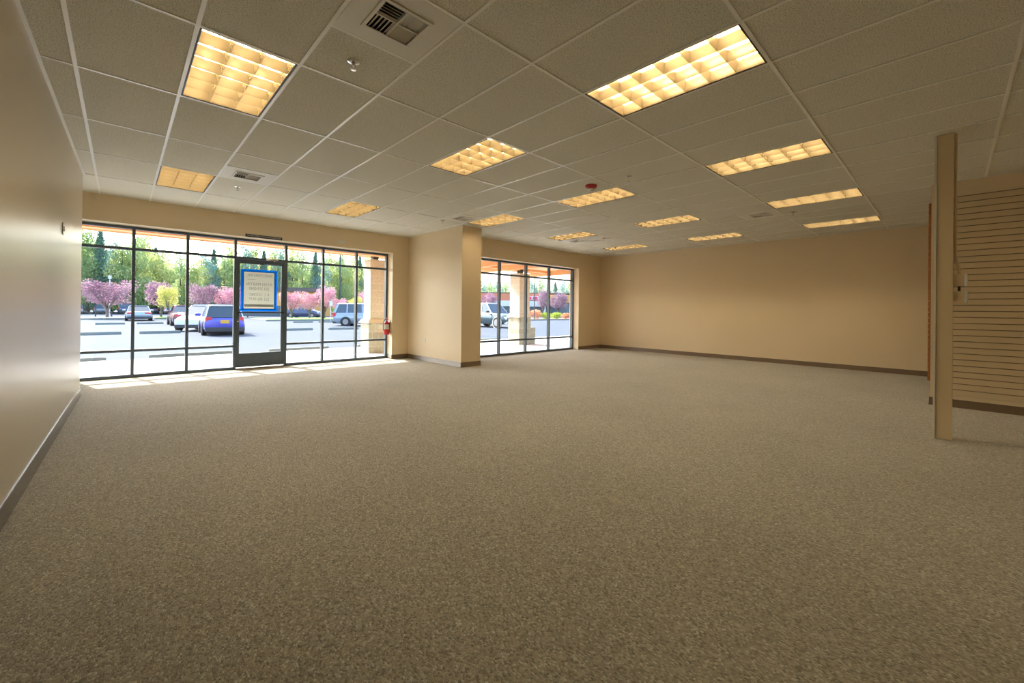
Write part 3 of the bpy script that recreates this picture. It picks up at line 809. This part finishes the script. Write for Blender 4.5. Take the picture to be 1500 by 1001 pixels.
def place_tree(src, loc, label, h, w, rz, mat=None, group=None):
    r = dup(src, loc, label, rz)
    for o in r.children:
        o.scale = (w, w, h)
        if mat and o.name.startswith('foliage'):
            o.data = o.data.copy(); o.data.materials.clear(); o.data.materials.append(mat)
    if group: r['group'] = group
    return r
rng = random.Random(11)
L_plum = leafmat('plum_leaves', (.24, .13, .19), (.50, .34, .42)); L_pink = leafmat('pink_leaves', (.46, .22, .29), (.74, .46, .53))
L_dkpl = leafmat('dark_plum_leaves', (.20, .13, .19), (.42, .30, .38)); L_yel = leafmat('yellow_leaves', (.46, .46, .12), (.72, .68, .26))
L_grn = leafmat('green_leaves', (.30, .44, .20), (.64, .70, .36)); L_ygr = leafmat('yellow_green_leaves', (.44, .52, .20), (.82, .80, .38))  # forest leaf colours made paler, distance haze put into them
L_con = leafmat('conifer_needles', (.16, .29, .22), (.30, .44, .33), .4); L_blu = leafmat('blue_green_leaves', (.25, .40, .35), (.46, .60, .50))
L_sh = leafmat('shrub_leaves', (.25, .36, .06), (.50, .58, .12)); L_or = leafmat('orange_shrub_leaves', (.55, .25, .14), (.70, .42, .26))
plums = [(-.14, 55, 4.1, 4.7, L_plum, 'purple-leaved tree standing in the first window pane at left'),
         (4.1, 57, 4.2, 4.0, L_plum, 'purple-leaved tree behind the yellow tree in the second pane'),
         (8.1, 60, 4.3, 3.6, L_plum, 'purple-leaved tree above the white car, left of two'),
         (10.5, 60, 4.0, 3.6, L_pink, 'reddish-leaved tree above the blue hatchback'),
         (12.9, 60, 4.0, 3.2, L_pink, 'reddish-leaved tree right behind the door sign'),
         (14.6, 47, 3.3, 2.9, L_pink, 'pink-leaved tree just right of the door frame'),
         (16.3, 46.5, 3.2, 2.6, L_pink, 'low pink-leaved tree between the door and the tallest pink tree'),
         (17.8, 46, 3.95, 3.4, L_pink, 'tallest pink-leaved tree behind the mullion right of the door'),
         (21.0, 50, 2.7, 2.6, L_pink, 'pink-leaved tree just left of the minivan roof'),
         (28.3, 60, 4.2, 3.4, L_pink, 'pink-leaved tree beyond the minivan, left of the first pillar'),
         (48.9, 54.2, 4.5, 4.8, L_plum, 'mauve-leaved tree behind the dark utility vehicle'),
         (59.2, 50, 5.6, 3.6, L_dkpl, 'dark purple tree behind the mullion in the right-hand window, left of two'),
         (63.6, 50, 5.0, 5.4, L_dkpl, 'dark purple tree in the last pane of the right-hand window')]
src = None
for x, y, h, w, mt, l_ in plums:
    if src is None: src = make_tree('plum_tree', 'round', mt, l_, 'tree', 'plum trees in the parking lot', (x, y, GZ), h, w, rng)
    else: place_tree(src, (x, y, GZ), l_, h, w, rng.uniform(0, 6), mt)
make_tree('yellow_tree', 'round', L_yel, 'small yellow-leaved tree in front of the second purple tree', 'tree', None, (4.25, 50, GZ), 3.5, 2.1, rng)
make_tree('yellow_tree', 'round', L_yel, 'small yellow-leaved tree beside the roof of the minivan', 'tree', None, (24.0, 52, GZ), 3.2, 2.3, rng)
make_tree('yellow_sapling', 'round', L_sh, 'low yellow-green sapling at the foot of the pink trees', 'tree', None, (18.3, 44, GZ), 1.6, 1.1, rng)
forest = [(-26, 12.5), (-22.5, 13.6), (-19.4, 12.2), (-16.4, 13.8), (-13.4, 12.6), (-10.4, 13.5), (-7.4, 13.0), (-4.4, 14.1), (-3.2, 13.4), (-1.8, 13.3), (-.4, 12.3), (1.1, 10.2), (2.8, 12.8), (4.0, 13.4), (5.2, 11.3), (6.5, 10.7), (8.6, 10.4), (10.8, 9.6), (12.3, 10.8), (13.8, 11.5), (15.4, 11.1), (16.7, 13.1), (18.7, 13.3), (20.6, 13.3), (22.2, 12.0), (24.1, 13.7), (25.9, 14.2), (27.8, 13.5), (29.7, 13.1), (31.7, 13.0), (33.7, 12.2), (35.5, 14.3), (38.0, 14.2), (40.3, 13.5), (42.4, 13.0), (45.0, 13.6), (47.8, 12.9)]
forestB = [(92.3, 10.7), (96.0, 10.9), (99.9, 11.6), (103.9, 11.1), (108.1, 10.5), (112.4, 11.3), (117.7, 12.6), (122.4, 12.9), (127.3, 11.5), (132, 12), (137, 13), (142.3, 14.0), (148.1, 13.1)]
kinds = ['tall', 'tall', 'conifer', 'tall', 'tall']
mats = {'tall': [L_grn, L_ygr, L_blu, L_ygr], 'conifer': [L_con, L_con]}
words = {'tall': 'leafy', 'conifer': 'pointed dark'}
srcs = {}
def forest_tree(x, y, h, w, kind, mt, label, group):
    key = kind
    if key not in srcs: srcs[key] = make_tree('forest_tree', kind, mt, label, 'tree', group, (x, y, GZ), h, w, rng, rng.uniform(0, 6)); return
    place_tree(srcs[key], (x, y, GZ), label, h, w, rng.uniform(0, 6), mt, group)
n_ = 0
for row, (dy_, sc) in enumerate(((0, 1.0), (8, .88), (16, .80))):
    for k, (x, h) in enumerate(forest):
        kd = kinds[(k*3+row) % 5]; mt = mats[kd][(k+row*2) % len(mats[kd])]
        cl = {L_grn: 'green', L_ygr: 'yellow-green', L_blu: 'blue-green', L_con: 'dark green'}[mt]
        forest_tree(x*(1+dy_/98)+rng.uniform(-.4, .4), 95+dy_+rng.uniform(-1.5, 1.5), h*sc*1.09+rng.uniform(-.3, .3), 7.0 if kd == 'tall' else 6.0, kd, mt, f'{cl} tall tree in the woods beyond the parking lot', f'{cl} trees in the woods beyond the parking lot')
for k, (x, h) in enumerate(forestB):
    kd = kinds[(k*3) % 5]; mt = mats[kd][k % len(mats[kd])] if kd == 'conifer' else (L_blu, L_grn)[k % 2]
    cl = {L_grn: 'green', L_blu: 'blue-green', L_con: 'dark green'}[mt]
    forest_tree(x, 110, h*1.1, 8.0, kd, mt, f'{cl} tree beyond the shops seen through the right-hand window', f'{cl} trees beyond the shops')
# shrubs in the mulched strip
def shrub(x, y, h, w, mt, label):
    r = thing('shrub', label, 'shrub', (x, y, GZ+.17), 0)
    f = MB(); leaves(f, [(0, 0, h*.45, w/2, w/2, h*.5)] + [(rng.uniform(-.3, .3)*w, rng.uniform(-.3, .3)*w, h*.6, w*.25, w*.25, h*.3) for _ in range(4)], 900, .16, rng); f.build('foliage', mt, r)
    q = MB(); q.tube([(0, 0, -.0), (0, 0, h*.4)], [.04, .02], 6); q.build('stem', M['bark'], r)
shrub(42.6, 36.2, 1.4, 1.8, L_or, 'orange leafy shrub beside the light pole')
shrub(43.9, 35.4, 1.0, 1.7, L_sh, 'bright green shrub left of the window mullion')
shrub(45.6, 35.1, 1.0, 1.5, L_sh, 'bright green shrub right of the window mullion')
shrub(41.3, 36.9, 1.7, 1.3, L_or, 'tall orange shrub next to the stone pillar')
shrub(47.6, 35.0, .9, 1.5, L_or, 'low orange shrub under the dark purple tree')

# ---- shops across the lot
def shop(name, label, loc, rz, parts):
    r = thing(name, label, 'building', (loc[0], loc[1], GZ), rz)
    for nm, bx, mt in parts:
        q = MB(); q.box(*bx); q.build(nm, mt, r)
    return r
B_red = pm('fascia_terracotta', (.62, .22, .12), .8, .06, .4); B_yel = pm('stucco_ochre', (.78, .52, .16), .8, .05, .4)
B_wht = pm('stucco_white', (.66, .68, .64), .8, .04, .4); B_dk = pm('shop_glass', (.08, .13, .17), .2, .1, .3); B_rf = pm('roof_brown', (.12, .10, .09), .8, .1, 1)
B_or = pm('stucco_orange', (.70, .36, .10), .8, .06, .4); B_mag = pm('sign_magenta', (.75, .03, .16), .5, .05)
ang = math.atan2(51.3-65.8, 71.1-55.8)
shop('shop_building', 'row of shops with terracotta and ochre fascia seen through the right-hand window', (55.8, 65.8), ang,
     [('wall', (-8, 34, 0, 8, 0, 3.0), B_dk), ('awning', (-8, 13.3, -.6, 0, 2.1, 3.3), B_wht), ('fascia', (-8, 13.3, -.3, 8, 3.3, 4.85), B_red), ('roof', (-8.2, 34.2, -.2, 8.2, 4.85, 5.05), B_rf),
      ('tower', (13.4, 15.6, -1.4, 2, 2.4, 4.2), B_yel), ('tower_column', (13.9, 14.4, -1.2, -.6, 0, 2.4), B_wht), ('fascia', (13.4, 34, -.3, 8, 3.0, 4.7), B_or), ('band', (-8, 3.5, -.65, -.35, 3.0, 3.6), B_or)])
sg = thing('shop_sign', 'small magenta and white sign on the terracotta shop fascia', 'sign', (55.8+11.6*math.cos(ang)+.4*math.sin(ang), 65.8+11.6*math.sin(ang)-.4*math.cos(ang), GZ), ang)
q = MB(); q.box(-1.5, 1.5, -.2, -.03, 3.5, 4.3); q.build('sign_board', B_wht, sg)
q = MB(); q.box(-1.2, -.2, -.26, -.2, 3.6, 4.2); q.box(.1, 1.1, -.26, -.2, 3.6, 4.2); q.build('sign_blocks', B_mag, sg)
ang2 = math.atan2(97-101.7, 33.2-28.2)
shop('low_building', 'low building with brown roof and orange wall behind the pink trees', (16.0, 68.6), ang2,
     [('wall', (-3, 8.3, 0, 6, 0, 3.75), B_or), ('roof', (-3.4, 8.6, -.5, 6.5, 3.75, 4.35), B_rf), ('plinth', (-3, 8.3, -.1, 0, 0, 1.6), B_dk)])

# ---- poles and rails
lp = thing('light_pole', 'tall thin parking-lot light pole in the right-hand window', 'light pole', (40.7, 34.7, GZ+.17))
q = MB(); q.tube([(0, 0, 0), (0, 0, 8.6)], [.07, .05], 8); q.build('pole', M['rail'], lp, smooth=60)
q = MB(); q.obox((0, 0, 8.75), .9, .35, .22, Matrix.Rotation(-.7, 3, 'Z')); q.build('lamp_head', M['rail'], lp)
lp = thing('street_lamp', 'pale street lamp rising behind the first purple tree', 'street lamp', (-.35, 80.5, GZ))
q = MB(); q.tube([(0, 0, 0), (0, 0, 5.3)], [.09, .06], 8); q.build('pole', M['white'], lp, smooth=60)
q = MB(); q.obox((0, 0, 5.45), .35, .35, .5, Matrix.Identity(3)); q.build('lamp_head', M['white'], lp)
up = thing('utility_pole', 'dark utility pole just left of the first stone pillar', 'utility pole', (27.0, 66, GZ))
q = MB(); q.tube([(0, 0, 0), (0, 0, 13)], [.16, .11], 8); q.build('pole', M['rail'], up, smooth=60)
q = MB(); q.box(-.9, .9, -.06, .06, 12.2, 12.35); q.build('crossarm', M['rail'], up)
rl = thing('guard_rail', 'thin dark post-and-rail barrier under the first purple tree', 'railing', (0, 58, GZ))
for x in (-3.5, -1.05, .15, 1.25, 2.4):
    q = MB(); q.box(x-.05, x+.05, -.05, .05, 0, 1.9 if x == -1.05 else .75); q.build('rail_post', M['rail'], rl)
q = MB(); q.box(-3.5, 2.4, -.03, .03, .62, .70); q.build('rail_bar', M['rail'], rl)
sp_ = thing('sign_post', 'thin pale sign post in front of the pink trees', 'post', (16.9, 41.6, GZ))
q = MB(); q.tube([(0, 0, 0), (0, 0, 2.1)], .03, 8); q.build('pole', M['white'], sp_)
q = MB(); q.box(-.16, .16, -.035, -.03, 1.6, 2.1); q.build('sign_board', B_wht, sp_)

# ------------------------------------------------------------------ light
w = bpy.data.worlds.new('World'); SC.world = w; w.use_nodes = True
nt = w.node_tree; bg = nt.nodes['Background']
sky = nt.nodes.new('ShaderNodeTexSky'); sky.sky_type = 'NISHITA'
sky.sun_disc = False; sky.sun_elevation = math.radians(42); sky.sun_rotation = math.radians(-15)
sky.air_density = 1.0; sky.dust_density = 3.0; sky.ozone_density = 1.0
nt.links.new(sky.outputs[0], bg.inputs['Color']); bg.inputs['Strength'].default_value = 1.05
sun = bpy.data.lights.new('sun', 'SUN'); so = bpy.data.objects.new('sun', sun); COL.objects.link(so)
d = Vector((-.26, 1.0, .84)).normalized()
so.rotation_euler = d.to_track_quat('Z', 'Y').to_euler(); so.location = (0, 20, 30)
sun.energy = 15.0; sun.angle = math.radians(.6); sun.color = (1, .96, .88)

# ------------------------------------------------------------------ camera
cam = bpy.data.cameras.new('camera'); co = bpy.data.objects.new('camera', cam); COL.objects.link(co)
F, PX, PY = 606.1765, 753.2285, 452.0764
cam.sensor_fit = 'HORIZONTAL'; cam.sensor_width = 36; cam.lens = F*36/1500
cam.shift_x = -(PX-750)/1500; cam.shift_y = (PY-500.5)/1500
yaw, pit, rol = 0.7596, -0.0033, 0.0111
Rz = Matrix(((math.cos(yaw), -math.sin(yaw), 0), (math.sin(yaw), math.cos(yaw), 0), (0, 0, 1)))
Rx = Matrix(((1, 0, 0), (0, math.cos(pit), -math.sin(pit)), (0, math.sin(pit), math.cos(pit))))
Rr = Matrix(((math.cos(rol), -math.sin(rol), 0), (math.sin(rol), math.cos(rol), 0), (0, 0, 1)))
B0 = Matrix(((1, 0, 0), (0, 0, -1), (0, 1, 0)))
Rw = Rr @ Rx @ B0 @ Rz
m3 = Matrix((Rw[0], -Rw[1], -Rw[2])).transposed()
co.matrix_world = Matrix.Translation((.880, -3.344, 1.252)) @ m3.to_4x4()
cam.clip_end = 600; cam.clip_start = .05
SC.camera = co
vs = SC.view_settings
vs.view_transform = 'Standard'; vs.look = 'None'; vs.gamma = 1; vs.exposure = 0; vs.use_curve_mapping = False
SC.cycles.max_bounces = 14; SC.cycles.diffuse_bounces = 7; SC.cycles.glossy_bounces = 6; SC.cycles.transparent_max_bounces = 16
SC.cycles.sample_clamp_indirect = 6
SC.cycles.caustics_reflective = False; SC.cycles.caustics_refractive = False
